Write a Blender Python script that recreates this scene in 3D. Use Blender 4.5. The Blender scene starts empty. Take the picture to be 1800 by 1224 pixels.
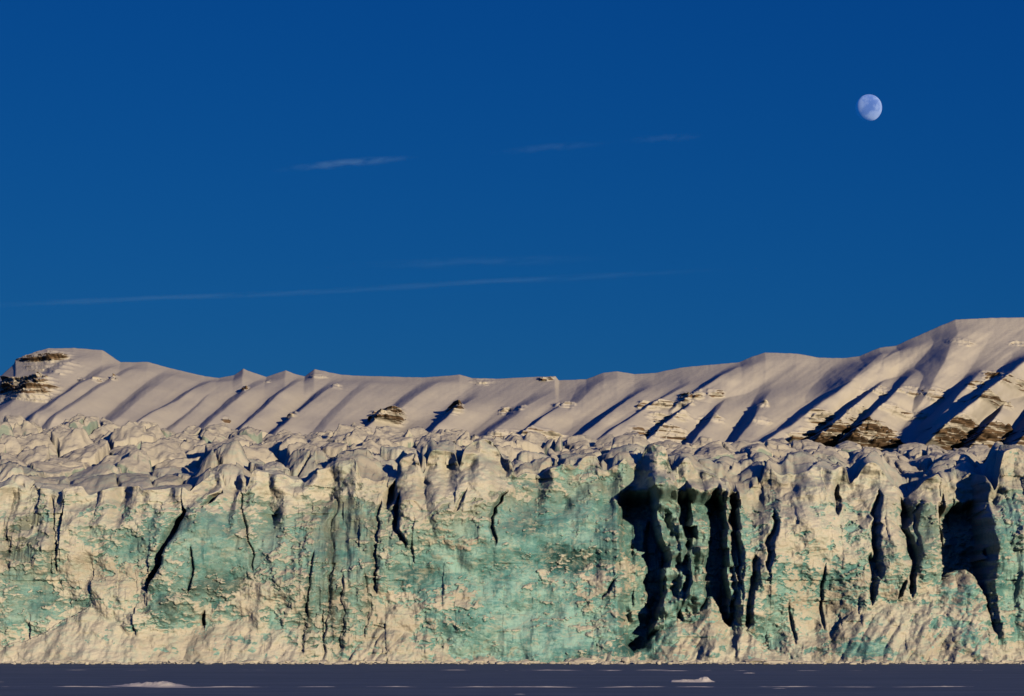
import bpy, bmesh, math, random
import numpy as np
from mathutils import Vector

# ------------------------------------------------------------------ camera, sky, sun, exposure
sc = bpy.context.scene
F, H, HY, Y0 = 4700.0, 2.9, 1136.0, 470.0        # focal length in photo pixels, eye height, horizon row, distance of the ice front
SUN_AZ, SUN_EL = math.radians(180 - 26.5), math.radians(7.5)

cam = bpy.data.cameras.new("camera")
camo = bpy.data.objects.new("camera", cam)
sc.collection.objects.link(camo)
camo.location = (0, 0, H)
camo.rotation_euler = (math.pi / 2, 0, 0)
cam.sensor_width = 36.0
cam.lens = 36.0 * F / 1800.0
cam.shift_y = (HY - 612.0) / 1800.0
cam.clip_start, cam.clip_end = 1.0, 300000.0
sc.camera = camo

world = bpy.data.worlds.new("World")
sc.world = world
world.use_nodes = True
nt = world.node_tree
bg = nt.nodes["Background"]
sky = nt.nodes.new("ShaderNodeTexSky")
sky.sky_type = 'NISHITA'
sky.sun_disc = False
sky.sun_elevation, sky.sun_rotation = SUN_EL, SUN_AZ
sky.altitude, sky.air_density, sky.dust_density, sky.ozone_density = 0, 1.0, 0.0, 4.0
# the same grading over the whole sky: a deep polarised blue
sepc = nt.nodes.new("ShaderNodeSeparateColor"); cmb = nt.nodes.new("ShaderNodeCombineColor")
nt.links.new(sky.outputs[0], sepc.inputs[0])
for i, (ex, mu) in enumerate(((2.2, 0.36), (1.0, 0.258), (0.6, 0.425))):
    m0 = nt.nodes.new("ShaderNodeMath"); m0.operation = 'MULTIPLY'; m0.inputs[1].default_value = 0.1
    m1 = nt.nodes.new("ShaderNodeMath"); m1.operation = 'POWER'; m1.inputs[1].default_value = ex
    m2 = nt.nodes.new("ShaderNodeMath"); m2.operation = 'MULTIPLY'; m2.inputs[1].default_value = mu * 10.0
    nt.links.new(sepc.outputs[i], m0.inputs[0]); nt.links.new(m0.outputs[0], m1.inputs[0]); nt.links.new(m1.outputs[0], m2.inputs[0]); nt.links.new(m2.outputs[0], cmb.inputs[i])
nt.links.new(cmb.outputs[0], bg.inputs[0])
bg.inputs[1].default_value = 0.10

sun = bpy.data.lights.new("sun", 'SUN')
suno = bpy.data.objects.new("sun", sun)
sc.collection.objects.link(suno)
sd = Vector((math.sin(SUN_AZ) * math.cos(SUN_EL), math.cos(SUN_AZ) * math.cos(SUN_EL), math.sin(SUN_EL)))
suno.rotation_euler = (-sd).to_track_quat('-Z', 'Y').to_euler()
suno.location = (300, -300, 200)
sun.energy = 3.5
sun.angle = math.radians(0.5)
sun.color = (1.0, 0.80, 0.54)

sc.view_settings.view_transform = 'Standard'
sc.view_settings.look = 'None'
sc.view_settings.exposure = 0.0
sc.view_settings.gamma = 1.0
sc.cycles.max_bounces = 6
sc.cycles.diffuse_bounces = 0
sc.cycles.glossy_bounces = 2
sc.cycles.transparent_max_bounces = 8
sc.cycles.volume_bounces = 1
sc.cycles.volume_max_steps = 64

# ------------------------------------------------------------------ helpers
COL = sc.collection
rng = np.random.default_rng(7)
random.seed(7)

_T = np.random.default_rng(11).random(65536).astype(np.float32)
_A = (_T * 2 * np.pi)
_CS, _SN = np.cos(_A), np.sin(_A)
_P = np.random.default_rng(12).integers(0, 65536, 65536).astype(np.int32)

def _k(ix, iy, seed):
    return _P[(_P[(ix + (seed * 7919)) & 65535] + iy * 31) & 65535]

def _i(x):
    return np.floor(x).astype(np.int32)

def _h(ix, iy, seed):
    return _T[_k(np.asarray(ix).astype(np.int32), np.asarray(iy).astype(np.int32), seed)]

def perlin(x, y, seed=0):
    x, y = np.broadcast_arrays(np.asarray(x, np.float32), np.asarray(y, np.float32))
    ix, iy = _i(x), _i(y)
    fx, fy = x - ix, y - iy
    ux, uy = fx * fx * fx * (fx * (fx * 6 - 15) + 10), fy * fy * fy * (fy * (fy * 6 - 15) + 10)
    def g(dx, dy):
        a = _k(ix + dx, iy + dy, seed)
        return _CS[a] * (fx - dx) + _SN[a] * (fy - dy)
    g0, g1 = g(0, 0), g(0, 1)
    a = g0 + ux * (g(1, 0) - g0)
    b = g1 + ux * (g(1, 1) - g1)
    return (a + uy * (b - a)) * 1.5

def fbm(x, y, oct=4, seed=0, gain=0.5):
    r, a, t = 0, 1.0, 0
    for o in range(oct):
        r = r + a * perlin(x * 2 ** o + 17.3 * o, y * 2 ** o - 9.1 * o, seed + o)
        t += a
        a *= gain
    return r / t

def worley(x, y, seed=0):
    """distance to nearest and second cell point, id of the cell, offset to the point"""
    x, y = np.asarray(x, np.float32), np.asarray(y, np.float32)
    ix, iy = _i(x), _i(y)
    f1 = np.full(x.shape, 9.0, np.float32); f2 = np.full(x.shape, 9.0, np.float32)
    cid = np.zeros(x.shape, np.float32); ox = cid.copy(); oy = cid.copy(); key = np.zeros(x.shape, np.int32)
    for dx in (-1, 0, 1):
        for dy in (-1, 0, 1):
            px = ix + dx + _h(ix + dx, iy + dy, seed)
            py = iy + dy + _h(ix + dx, iy + dy, seed + 51)
            d = np.hypot(px - x, py - y)
            n = d < f1
            f2 = np.where(n, f1, np.minimum(f2, d))
            cid = np.where(n, _h(ix + dx, iy + dy, seed + 99), cid)
            ox = np.where(n, x - px, ox); oy = np.where(n, y - py, oy)
            key = np.where(n, (ix + dx + 2000) * 8192 + (iy + dy + 2000), key)
            f1 = np.where(n, d, f1)
    return f1, f2, cid, ox, oy, key

def facets(x, y, seed=0, tilt=1.0):
    """broken planar facets: every cell its own offset and tilt"""
    f1, f2, cid, ox, oy, _ = worley(x, y, seed)
    a = (cid * 7919.0) % 1.0 * 2 * np.pi
    return (cid - 0.5) + tilt * (np.cos(a) * ox + np.sin(a) * oy)

def chunks(x, y, seed=0, tilt=1.0, fade=0.35):
    """like facets, but the cells sink to a common crease at their borders"""
    f1, f2, cid, ox, oy, _ = worley(x, y, seed)
    a = (cid * 7919.0) % 1.0 * 2 * np.pi
    return (cid - 0.3 + tilt * (np.cos(a) * ox + np.sin(a) * oy)) * sstep(0, fade, f2 - f1)

def shards(x, y, seed=0, tilt=0.7, k=1.0):
    """planar broken faces that meet in straight creases: the upper hull of tilted pyramids"""
    x, y = np.asarray(x, np.float32), np.asarray(y, np.float32)
    ix, iy = _i(x), _i(y)
    r = np.full(np.broadcast(x, y).shape, -9.0, np.float32)
    for dx in (-1, 0, 1):
        for dy in (-1, 0, 1):
            c = _k(ix + dx, iy + dy, seed)
            ax = x - (ix + dx + _T[c]); ay = y - (iy + dy + _T[(c + 77) & 65535])
            cs, sn = _CS[(c + 311) & 65535], _SN[(c + 311) & 65535]
            v = 0.5 * _T[(c + 901) & 65535] + tilt * (_CS[c] * ax + _SN[c] * ay) - k * np.maximum(np.abs(cs * ax - sn * ay), np.abs(sn * ax + cs * ay))
            r = np.maximum(r, v)
    return r

def sstep(a, b, x):
    t = np.clip((x - a) / (b - a), 0, 1)
    return t * t * (3 - 2 * t)

def poly(pts, x):
    p = sorted(pts)
    return np.interp(x, [a for a, _ in p], [b for _, b in p])

def spoly(pts, x):
    """like poly, with smooth corners"""
    return 0.34 * poly(pts, x) + 0.33 * poly(pts, x - 5) + 0.33 * poly(pts, x + 5)

def blob(u, v, cx, cy, rx, ry):
    return np.exp(-(((u - cx) / rx) ** 2 + ((v - cy) / ry) ** 2))

def along(line, u, v, soft=12):
    """signed distance in px right of a steep polyline, and its soft end mask"""
    p = sorted(line, key=lambda a: a[1])
    xs = np.interp(v, [b for _, b in p], [a for a, _ in p])
    m = sstep(p[0][1] - soft, p[0][1] + soft, v) * (1 - sstep(p[-1][1] - soft, p[-1][1] + soft, v))
    return u - xs, m

def grid_object(name, V, C, faces, mat, parent=None):
    """one mesh object from the cells of a vertex grid chosen by the mask faces"""
    n, m = V.shape[:2]
    idx = np.arange(n * m).reshape(n, m)
    q = np.stack([idx[:-1, :-1], idx[:-1, 1:], idx[1:, 1:], idx[1:, :-1]], -1)[faces]
    used, inv = np.unique(q.ravel(), return_inverse=True)
    me = bpy.data.meshes.new(name)
    me.vertices.add(len(used)); me.loops.add(q.size); me.polygons.add(len(q))
    me.vertices.foreach_set("co", V.reshape(-1, 3)[used].astype(np.float32).ravel())
    me.loops.foreach_set("vertex_index", inv.astype(np.int32).ravel())
    me.polygons.foreach_set("loop_start", (np.arange(len(q)) * 4).astype(np.int32))
    me.polygons.foreach_set("use_smooth", np.ones(len(q), dtype=bool))
    if C is not None:
        at = me.attributes.new("mask", 'FLOAT_COLOR', 'POINT')
        c = np.ones((len(used), 4), np.float32)
        c[:, :C.shape[-1]] = C.reshape(-1, C.shape[-1])[used]
        at.data.foreach_set("color", c.ravel())
    me.update(calc_edges=True)
    me.validate()
    if mat: me.materials.append(mat)
    o = bpy.data.objects.new(name, me)
    COL.objects.link(o)
    if parent:
        o.parent = parent
        o.location = -parent.location                       # the vertices are in world coordinates
    return o

def tag(o, label=None, cat=None, group=None, kind=None):
    if label: o["label"] = label
    if cat: o["category"] = cat
    if group: o["group"] = group
    if kind: o["kind"] = kind
    return o

def empty(name, loc=(0, 0, 0)):
    o = bpy.data.objects.new(name, None)
    o.location = loc
    o.empty_display_size = 1
    COL.objects.link(o)
    return o

class NT:
    """a small node-tree writer"""
    def __init__(s, name):
        s.mat = bpy.data.materials.new(name)
        s.mat.use_nodes = True
        s.t = s.mat.node_tree
        s.b = s.t.nodes["Principled BSDF"]
        s.out = s.t.nodes["Material Output"]
    def n(s, ty, **kw):
        x = s.t.nodes.new(ty)
        for k, v in kw.items(): setattr(x, k, v)
        return x
    def put(s, sock, v):
        if hasattr(v, "node"): s.t.links.new(v, sock)
        elif isinstance(v, (tuple, list)) and len(v) == 3 and sock.type == 'RGBA': sock.default_value = (*v, 1)
        else: sock.default_value = v
    def math(s, op, a, b=0.0, c=0.0, clamp=False):
        x = s.n("ShaderNodeMath", operation=op, use_clamp=clamp)
        for i, v in enumerate((a, b, c)): s.put(x.inputs[i], v)
        return x.outputs[0]
    def mix(s, f, a, b, mode='MIX'):
        x = s.n("ShaderNodeMix", data_type='RGBA', blend_type=mode)
        s.put(x.inputs[0], f); s.put(x.inputs[6], a); s.put(x.inputs[7], b)
        return x.outputs[2]
    def noise(s, vec, scale, detail=5, rough=0.55, dist=0.0):
        x = s.n("ShaderNodeTexNoise")
        if vec is not None: s.t.links.new(vec, x.inputs['Vector'])
        x.inputs['Scale'].default_value = scale; x.inputs['Detail'].default_value = detail
        x.inputs['Roughness'].default_value = rough; x.inputs['Distortion'].default_value = dist
        return x.outputs['Fac']
    def ramp(s, f, lo, hi, a=0.0, b=1.0):
        x = s.n("ShaderNodeMapRange", interpolation_type='SMOOTHSTEP')
        s.put(x.inputs[0], f); x.inputs[1].default_value = lo; x.inputs[2].default_value = hi
        x.inputs[3].default_value = a; x.inputs[4].default_value = b
        return x.outputs[0]
    def pos(s, scale=(1, 1, 1)):
        g = s.n("ShaderNodeNewGeometry")
        m = s.n("ShaderNodeMapping"); m.inputs['Scale'].default_value = scale
        s.t.links.new(g.outputs['Position'], m.inputs[0])
        return m.outputs[0]
    def objpos(s, scale=(1, 1, 1)):
        g = s.n("ShaderNodeTexCoord")
        m = s.n("ShaderNodeMapping"); m.inputs['Scale'].default_value = scale
        s.t.links.new(g.outputs['Object'], m.inputs[0])
        return m.outputs[0]
    def nz(s):
        g = s.n("ShaderNodeNewGeometry"); x = s.n("ShaderNodeSeparateXYZ")
        s.t.links.new(g.outputs['Normal'], x.inputs[0]); return x.outputs[2]
    def bump(s, h, strength, dist):
        x = s.n("ShaderNodeBump"); s.put(x.inputs['Height'], h)
        x.inputs['Strength'].default_value = strength; x.inputs['Distance'].default_value = dist
        s.t.links.new(x.outputs[0], s.b.inputs['Normal'])
    def mask(s):
        a = s.n("ShaderNodeAttribute", attribute_name="mask"); x = s.n("ShaderNodeSeparateColor")
        s.t.links.new(a.outputs['Color'], x.inputs[0]); return x.outputs

# ------------------------------------------------------------------ materials
SNOW = (0.75, 0.72, 0.60)
SNOW2 = (0.57, 0.53, 0.43)

def ice_material():
    k = NT("glacier_ice")
    R, G, B = k.mask()
    tan = [x for x in k.t.nodes if x.bl_idname == 'ShaderNodeAttribute'][0].outputs['Alpha']
    p = k.pos()
    n1 = k.noise(p, 0.28, 6, 0.6, 0.6)
    n2 = k.noise(p, 1.7, 5, 0.6, 0.4)
    n3 = k.noise(k.pos((1.2, 1.2, 0.10)), 1.0, 4, 0.6)          # vertical drip streaks
    n4 = k.noise(k.pos((0.5, 0.5, 1.3)), 0.5, 6, 0.65, 1.2)
    n5 = k.noise(k.pos((1.0, 1.0, 2.0)), 1.6, 5, 0.65, 0.8)
    n6 = k.noise(k.pos((0.8, 0.8, 1.5)), 0.55, 6, 0.7, 1.5)
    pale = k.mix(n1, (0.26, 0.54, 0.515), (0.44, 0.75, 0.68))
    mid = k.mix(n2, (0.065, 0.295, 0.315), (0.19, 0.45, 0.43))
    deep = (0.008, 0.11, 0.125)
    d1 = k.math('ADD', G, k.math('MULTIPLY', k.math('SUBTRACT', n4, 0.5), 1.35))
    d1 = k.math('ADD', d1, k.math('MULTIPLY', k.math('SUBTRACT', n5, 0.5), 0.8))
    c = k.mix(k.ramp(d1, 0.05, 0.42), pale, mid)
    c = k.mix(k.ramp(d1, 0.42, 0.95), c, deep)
    c = k.mix(k.math('MULTIPLY', k.ramp(n3, 0.5, 0.75), 0.25), c, (0.15, 0.22, 0.19))
    c = k.mix(k.math('MULTIPLY', k.ramp(n6, 0.46, 0.70), 0.7), c, (0.58, 0.60, 0.48))
    c = k.mix(k.math('MULTIPLY', tan, k.ramp(n1, 0.25, 0.6), clamp=True), c, k.mix(n2, (0.42, 0.42, 0.33), (0.27, 0.34, 0.28)))
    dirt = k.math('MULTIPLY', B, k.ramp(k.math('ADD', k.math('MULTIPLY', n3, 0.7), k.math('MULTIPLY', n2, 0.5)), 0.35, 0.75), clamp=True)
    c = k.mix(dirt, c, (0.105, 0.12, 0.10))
    sn = k.mix(k.ramp(k.noise(k.pos((0.6, 0.6, 1.0)), 0.10, 6, 0.62, 0.6), 0.35, 0.68), SNOW, SNOW2)
    sn = k.mix(k.math('MULTIPLY', k.ramp(n6, 0.52, 0.72), 0.45), sn, (0.47, 0.50, 0.41))
    sn = k.mix(k.math('MULTIPLY', k.ramp(n4, 0.42, 0.66), 0.42), sn, (0.42, 0.60, 0.52))
    s2 = k.ramp(k.math('ADD', R, k.math('MULTIPLY', k.math('SUBTRACT', n4, 0.5), 1.1)), 0.20, 0.78)
    sn = k.mix(k.math('MULTIPLY', dirt, 0.5), sn, (0.25, 0.22, 0.17))
    c = k.mix(s2, c, sn)
    k.put(k.b.inputs['Base Color'], c)
    k.put(k.b.inputs['Roughness'], k.mix(s2, (0.42,) * 3, (0.85,) * 3))
    k.b.inputs['Specular IOR Level'].default_value = 0.25
    k.bump(k.math('ADD', n2, k.math('MULTIPLY', k.noise(p, 6.0, 3, 0.6), 0.4)), 0.42, 0.35)
    return k.mat

def serac_material():
    k = NT("serac_ice")
    p = k.pos()
    n1 = k.noise(p, 0.22, 5, 0.6, 0.5)
    n2 = k.noise(p, 1.1, 5, 0.6)
    oi = k.n("ShaderNodeObjectInfo")
    rnd = oi.outputs['Random']
    steep = k.math('ADD', k.nz(), k.math('MULTIPLY', k.math('SUBTRACT', n1, 0.5), 1.1))
    steep = k.math('ADD', steep, k.math('MULTIPLY', k.math('SUBTRACT', 0.66, rnd), 0.9))
    ice = k.mix(n2, (0.26, 0.38, 0.32), (0.44, 0.49, 0.40))
    ice = k.mix(k.ramp(n1, 0.5, 0.7), ice, (0.19, 0.31, 0.27))
    sn = k.mix(n1, SNOW, SNOW2)
    c = k.mix(k.ramp(steep, 0.22, 0.48), ice, sn)
    k.put(k.b.inputs['Base Color'], c)
    k.b.inputs['Roughness'].default_value = 0.75
    k.b.inputs['Specular IOR Level'].default_value = 0.2
    k.bump(n2, 0.5, 0.5)
    return k.mat

def snow_material(name, c1=SNOW, c2=SNOW2, scale=0.3, bs=0.4, bd=0.3):
    k = NT(name)
    p = k.pos()
    n1 = k.noise(p, scale, 6, 0.6)
    k.put(k.b.inputs['Base Color'], k.mix(n1, c1, c2))
    k.b.inputs['Roughness'].default_value = 0.85
    k.b.inputs['Specular IOR Level'].default_value = 0.15
    k.bump(k.noise(p, scale * 6, 5, 0.6), bs, bd)
    return k.mat

def mountain_material():
    k = NT("mountain_snow_and_rock")
    R, G, B = k.mask()
    p = k.pos()
    n1 = k.noise(p, 0.012, 6, 0.6)
    n2 = k.noise(p, 0.12, 5, 0.65)
    st = k.noise(k.pos((0.015, 0.015, 0.35)), 1.0, 4, 0.65)      # strata
    rock = k.mix(k.ramp(st, 0.35, 0.65), (0.055, 0.040, 0.028), (0.26, 0.175, 0.11))
    rock = k.mix(k.math('MULTIPLY', k.ramp(n2, 0.5, 0.8), 0.5), rock, (0.30, 0.25, 0.20))
    sn = k.mix(n1, (0.72, 0.685, 0.60), (0.61, 0.58, 0.51))
    vis = k.math('ADD', R, k.math('MULTIPLY', k.math('SUBTRACT', n2, 0.5), 0.35))
    vis = k.math('ADD', vis, k.math('MULTIPLY', k.math('SUBTRACT', k.noise(k.pos((0.004, 0.004, 0.22)), 1.0, 3, 0.6), 0.55), 3.2))
    f = k.math('MULTIPLY', k.ramp(vis, 0.50, 0.72), k.ramp(k.nz(), 0.72, 0.50))
    c = k.mix(f, sn, rock)
    k.put(k.b.inputs['Base Color'], c)
    k.b.inputs['Roughness'].default_value = 0.9
    k.b.inputs['Specular IOR Level'].default_value = 0.1
    k.bump(k.math('ADD', n2, k.math('MULTIPLY', n1, 2.0)), 0.22, 3.0)
    return k.mat

def sea_ice_material():
    k = NT("sea_ice")
    p = k.pos((0.05, 0.30, 0.3))
    n1 = k.noise(p, 0.5, 6, 0.62)
    n2 = k.noise(k.pos((0.6, 1.6, 1)), 0.9, 5, 0.6)
    c = k.mix(k.ramp(n1, 0.3, 0.7), (0.14, 0.195, 0.24), (0.195, 0.25, 0.30))
    c = k.mix(k.math('MULTIPLY', k.ramp(n2, 0.6, 0.75), 0.5), c, (0.55, 0.54, 0.53))
    k.put(k.b.inputs['Base Color'], c)
    k.b.inputs['Roughness'].default_value = 0.8
    k.b.inputs['Specular IOR Level'].default_value = 0.2
    k.bump(n2, 0.25, 0.03)
    return k.mat

M_ICE, M_SERAC, M_MTN, M_SEA = ice_material(), serac_material(), mountain_material(), sea_ice_material()
M_SNOW = snow_material("packed_snow")
M_DRIFT = snow_material("drifted_snow", (0.78, 0.75, 0.72), (0.66, 0.64, 0.62), 1.2, 0.4, 0.05)

# ------------------------------------------------------------------ sea ice
xs = np.concatenate([np.linspace(-15000, -120, 30), np.arange(-100, 100.1, 1.0), np.linspace(120, 15000, 30)])
ys = np.concatenate([np.linspace(-3000, 100, 12), np.arange(110, 475, 1.0), np.linspace(490, 20000, 20)])
XX, YY = np.meshgrid(xs, ys)
ZZ = 0.10 * fbm(XX / 14, YY / 7, 3, 3) + 0.05 * fbm(XX / 4, YY / 2.2, 3, 9)
ZZ = ZZ * sstep(100, 150, YY) * (1 - sstep(480, 600, YY)) - 0.02
o = grid_object("sea_ice", np.stack([XX, YY, ZZ], -1), None, np.ones((len(ys) - 1, len(xs) - 1), bool), M_SEA)
tag(o, "flat grey blue sea ice in front of the glacier", kind="structure")

# ------------------------------------------------------------------ mountains behind the glacier
SKY = [(-400, 700), (-60, 690), (0, 662), (24, 640), (27, 633), (60, 620), (85, 613), (130, 612), (180, 616), (200, 630), (212, 637), (260, 637), (300, 648),
       (360, 662), (385, 665), (412, 660), (428, 648), (436, 652), (468, 663), (486, 657), (502, 651), (516, 657), (536, 662), (553, 649), (572, 653), (600, 659),
       (660, 662), (740, 664), (790, 661), (808, 659), (830, 665), (870, 666), (940, 663), (976, 662), (982, 669), (1030, 667), (1060, 656), (1085, 653),
       (1115, 658), (1150, 656), (1200, 646), (1300, 637), (1320, 628), (1345, 620), (1400, 622), (1440, 629), (1480, 630), (1510, 627), (1545, 612),
       (1575, 608), (1610, 592), (1650, 574), (1680, 562), (1740, 559), (1800, 558), (1900, 556), (2200, 540)]
# spur crests: (top, bottom), protrusion in metres, width of the shaded left flank and of the lit right flank in px
SPURS = [
    ((150, 625), (-10, 745), 24, 24, 60), ((214, 640), (52, 758), 30, 26, 50), ((256, 640), (92, 760), 30, 26, 60), ((322, 652), (196, 760), 26, 34, 90),
    ((408, 662), (236, 764), 34, 26, 70), ((432, 654), (300, 768), 20, 22, 60), ((488, 660), (352, 772), 34, 26, 70), ((545, 660), (418, 774), 34, 22, 50),
    ((605, 672), (486, 776), 32, 22, 90), ((668, 665), (560, 775), 22, 36, 90), ((790, 664), (690, 740), 26, 30, 60), ((842, 700), (752, 775), 36, 18, 60), ((700, 725), (640, 765), 30, 14, 60),
    ((972, 690), (856, 776), 40, 26, 90), ((1005, 706), (900, 790), 50, 16, 60), ((1072, 662), (985, 740), 30, 30, 60), ((1142, 682), (992, 800), 55, 17, 70),
    ((1212, 678), (1028, 800), 50, 18, 70), ((1240, 700), (1118, 800), 55, 14, 60), ((1326, 632), (1180, 730), 48, 20, 80), ((1278, 702), (1205, 800), 48, 16, 60),
    ((1356, 688), (1284, 800), 44, 17, 80), ((1560, 616), (1470, 700), 55, 50, 70), ((1606, 602), (1318, 806), 60, 24, 70), ((1556, 672), (1425, 790), 75, 18, 60),
    ((1606, 660), (1470, 800), 75, 17, 70), ((1690, 575), (1610, 720), 40, 40, 60), ((1722, 655), (1630, 760), 70, 18, 60), ((1815, 628), (1610, 800), 110, 26, 70),
    ((1770, 700), (1690, 805), 60, 16, 60), ((1880, 660), (1760, 810), 70, 18, 60), ((1990, 640), (1850, 810), 80, 20, 70), ((-120, 690), (-260, 790), 40, 22, 80), ((2120, 620), (1980, 810), 80, 24, 70),
]
# rock bands: centre, half width, half height, strength
ROCKS = [
    (75, 627, 62, 14, 1.1), (50, 683, 60, 22, 1.1), (20, 700, 30, 10, 0.6), (110, 655, 25, 10, 0.45), (680, 738, 36, 15, 1.1), (800, 728, 20, 12, 0.9), (850, 671, 28, 6, 0.8), (962, 665, 20, 5, 1.0),
    (902, 725, 24, 8, 0.65), (990, 716, 20, 7, 0.7), (930, 770, 85, 8, 0.75), (865, 776, 50, 6, 0.6), (1175, 742, 46, 8, 0.7), (1180, 720, 42, 8, 0.7), (1140, 722, 24, 10, 0.7), (1160, 770, 60, 14, 0.7), (1210, 705, 26, 9, 0.8),
    (1245, 745, 30, 8, 0.6), (1335, 720, 14, 8, 0.8), (1330, 748, 26, 8, 0.6), (1255, 700, 18, 6, 0.7), (1495, 780, 112, 26, 1.0), (1400, 782, 24, 14, 0.9), (1715, 780, 118, 28, 1.0), (1900, 785, 110, 26, 1.0), (1570, 697, 75, 9, 0.85),
    (1560, 732, 90, 7, 0.65), (1735, 668, 20, 14, 1.0), (1720, 690, 50, 10, 0.95), (1790, 686, 24, 9, 0.9), (1720, 724, 60, 9, 0.95), (1440, 745, 36, 14, 0.8), (1480, 745, 30, 12, 0.7),
    (1640, 700, 26, 12, 0.7), (1690, 605, 30, 7, 0.7), (1790, 604, 18, 5, 0.75), (433, 693, 9, 9, 0.9), (145, 669, 10, 5, 0.75), (180, 674, 12, 6, 0.75), (208, 673, 10, 5, 0.85), (400, 748, 8, 6, 0.7), (515, 740, 12, 8, 0.75), (595, 688, 10, 6, 0.75), (560, 662, 16, 5, 0.6), (470, 674, 8, 5, 0.7),
    (60, 703, 40, 8, 0.6), (90, 645, 60, 8, 0.5)]
us = np.concatenate([np.linspace(-420, -64, 60), np.arange(-60, 1860, 1.5), np.linspace(1864, 2250, 60)])
NT_ROWS = 210
ts = np.linspace(0, 1, NT_ROWS)
U, T = np.meshgrid(us.astype(np.float32), ts.astype(np.float32))
skyl = poly(SKY, U) + 0.7 * fbm(U / 14, U * 0 + 3.3, 3, 77) * sstep(0.93, 1.0, T)
sk_sm = sum(poly(SKY, U + d_) for d_ in range(-80, 81, 8)) / 21.0
PY = 872 + (sk_sm - 872) * T + (skyl - sk_sm) * sstep(0.72, 1.0, T)
DEPTH = poly([(-500, 1080), (700, 1050), (1300, 900), (1700, 820), (2300, 820)], U)
Yb = 3560 + DEPTH * T ** 0.92
Zb = H + (HY - PY) / F * Yb
dzdt = np.gradient(Zb, axis=0) * (NT_ROWS - 1)
slope = DEPTH / np.maximum(dzdt, 50)
D = np.zeros_like(U)
wu = U + 5 * fbm(U / 90, PY / 60, 2, 5) + 1.2 * fbm(U / 14, PY / 14, 2, 8)
for (a, b, amp, wl, wr) in SPURS:
    wl *= 1.45 if a[0] < 960 else 1.3
    s, m = along([a, b], wu, PY, 18)
    vv = np.clip((PY - a[1]) / (b[1] - a[1]), 0, 1)
    am = amp * (1.85 if a[0] < 960 else 1.25) * (0.45 + 0.55 * sstep(0.0, 0.5, vv)) * (0.92 + 0.16 * fbm(U / 60, PY / 30, 2, int(a[0])))
    p = np.where(s < 0, 0.5 * sstep(-wl, 0, s) + 0.5 * np.clip(1 + s / wl, 0, 1), 1 - 0.5 * sstep(0, wr, s) - 0.5 * np.clip(s / wr, 0, 1))
    D = np.maximum(D, am * m * p) + 0.25 * np.minimum(D, am * m * p)
D += 16 * fbm(U / 180, PY / 90, 3, 31) + 3.0 * fbm((U + 1.4 * PY) / 34, PY / 90, 3, 41) + 0.5 * fbm(U / 8, PY / 8, 3, 51)
RM = np.zeros_like(U)
wu2, wv2 = U + 9 * fbm(U / 30, PY / 16, 3, 61), PY + 4 * fbm(U / 30, PY / 16, 3, 62)
for (cx, cy, rx, ry, st) in ROCKS:
    st *= 0.85 if (cx > 1300 and cy < 735) else 1.0
    q = np.abs((wu2 - cx) / rx) ** 3 + np.abs((wv2 - cy) / ry) ** 2.4
    RM = np.maximum(RM, st * (1 - sstep(0.1, 1.25, q)) * (0.9 + 0.5 * fbm(U / 34, PY / 5, 3, 63)))
def ledges(period, seed):
    z = (PY + 2.5 * fbm(U / 40, PY / 40, 2, seed) + 1.2 * fbm(U / 9, PY / 30, 2, seed + 1)) / period
    fr = 1 - (z - np.floor(z))
    sh = _h(np.floor(z), np.zeros_like(z), seed)
    return (np.minimum(fr / 0.72, 1) * fr) * (0.6 + 0.8 * sh)
zpx = Yb / F
D += np.minimum(RM, 1) * slope * zpx * (1.15 * 6.5 * ledges(6.5, 71) + 0.6 * 17 * ledges(19.0, 73) * sstep(0.6, 0.95, RM))
D += RM * 5 * facets(wu2 / 22, PY / 60, 81, 0.9) + RM * 1.4 * facets(wu2 / 6, PY / 12, 83, 0.9)
D *= 1 - 0.65 * sstep(0.92, 1.0, T)
Vm = np.stack([(U - 900) / F * Yb, Yb - D, Zb + 0.10 * D * (1 - sstep(0.9, 1, T))], -1)
# the far side: a rounded crest that falls away behind the skyline
back = []
for dy, dz in ((25, 1.0), (70, -2.0), (160, -14.0), (400, -60.0), (1200, -260.0)):
    r = Vm[-1].copy(); r[:, 1] += dy; r[:, 2] += dz; back.append(r)
Vm = np.concatenate([Vm, np.stack(back)], 0)
Cm = np.concatenate([RM, np.repeat(RM[-1:] * 0.5, 5, 0)], 0)[..., None]
Cm = np.concatenate([Cm, np.zeros_like(Cm), np.zeros_like(Cm)], -1)
fm = (Cm[:-1, :-1, 0] > 0.28)
mtn = grid_object("mountain", Vm, Cm, ~fm, M_MTN)
tag(mtn, "long snow covered mountain ridge with gullies behind the glacier", kind="structure")
# every rocky place of the slope is a part of its own
owner = np.zeros(fm.shape, int)
best = np.zeros(fm.shape)
MERGE = {}
for i, (cx, cy, rx, ry, st) in enumerate(ROCKS):
    pyc = np.concatenate([PY, np.repeat(PY[-1:], 5, 0)], 0)[:-1, :-1]
    uc = np.concatenate([U, np.repeat(U[-1:], 5, 0)], 0)[:-1, :-1]
    w = 1.0 / (0.05 + ((uc - cx) / rx) ** 2 + ((pyc - cy) / ry) ** 2)
    owner = np.where(w > best, i, owner); best = np.maximum(best, w)
for i in range(len(ROCKS)):
    sel = fm & (owner == i)
    if sel.sum() > 3: grid_object("rock_outcrop", Vm, Cm, sel, M_MTN, mtn)

# ------------------------------------------------------------------ glacier
glacier = empty("glacier", (0, Y0, 0))
tag(glacier, "broad broken glacier front of cream snow and teal ice above the frozen sea", "glacier")

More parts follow.
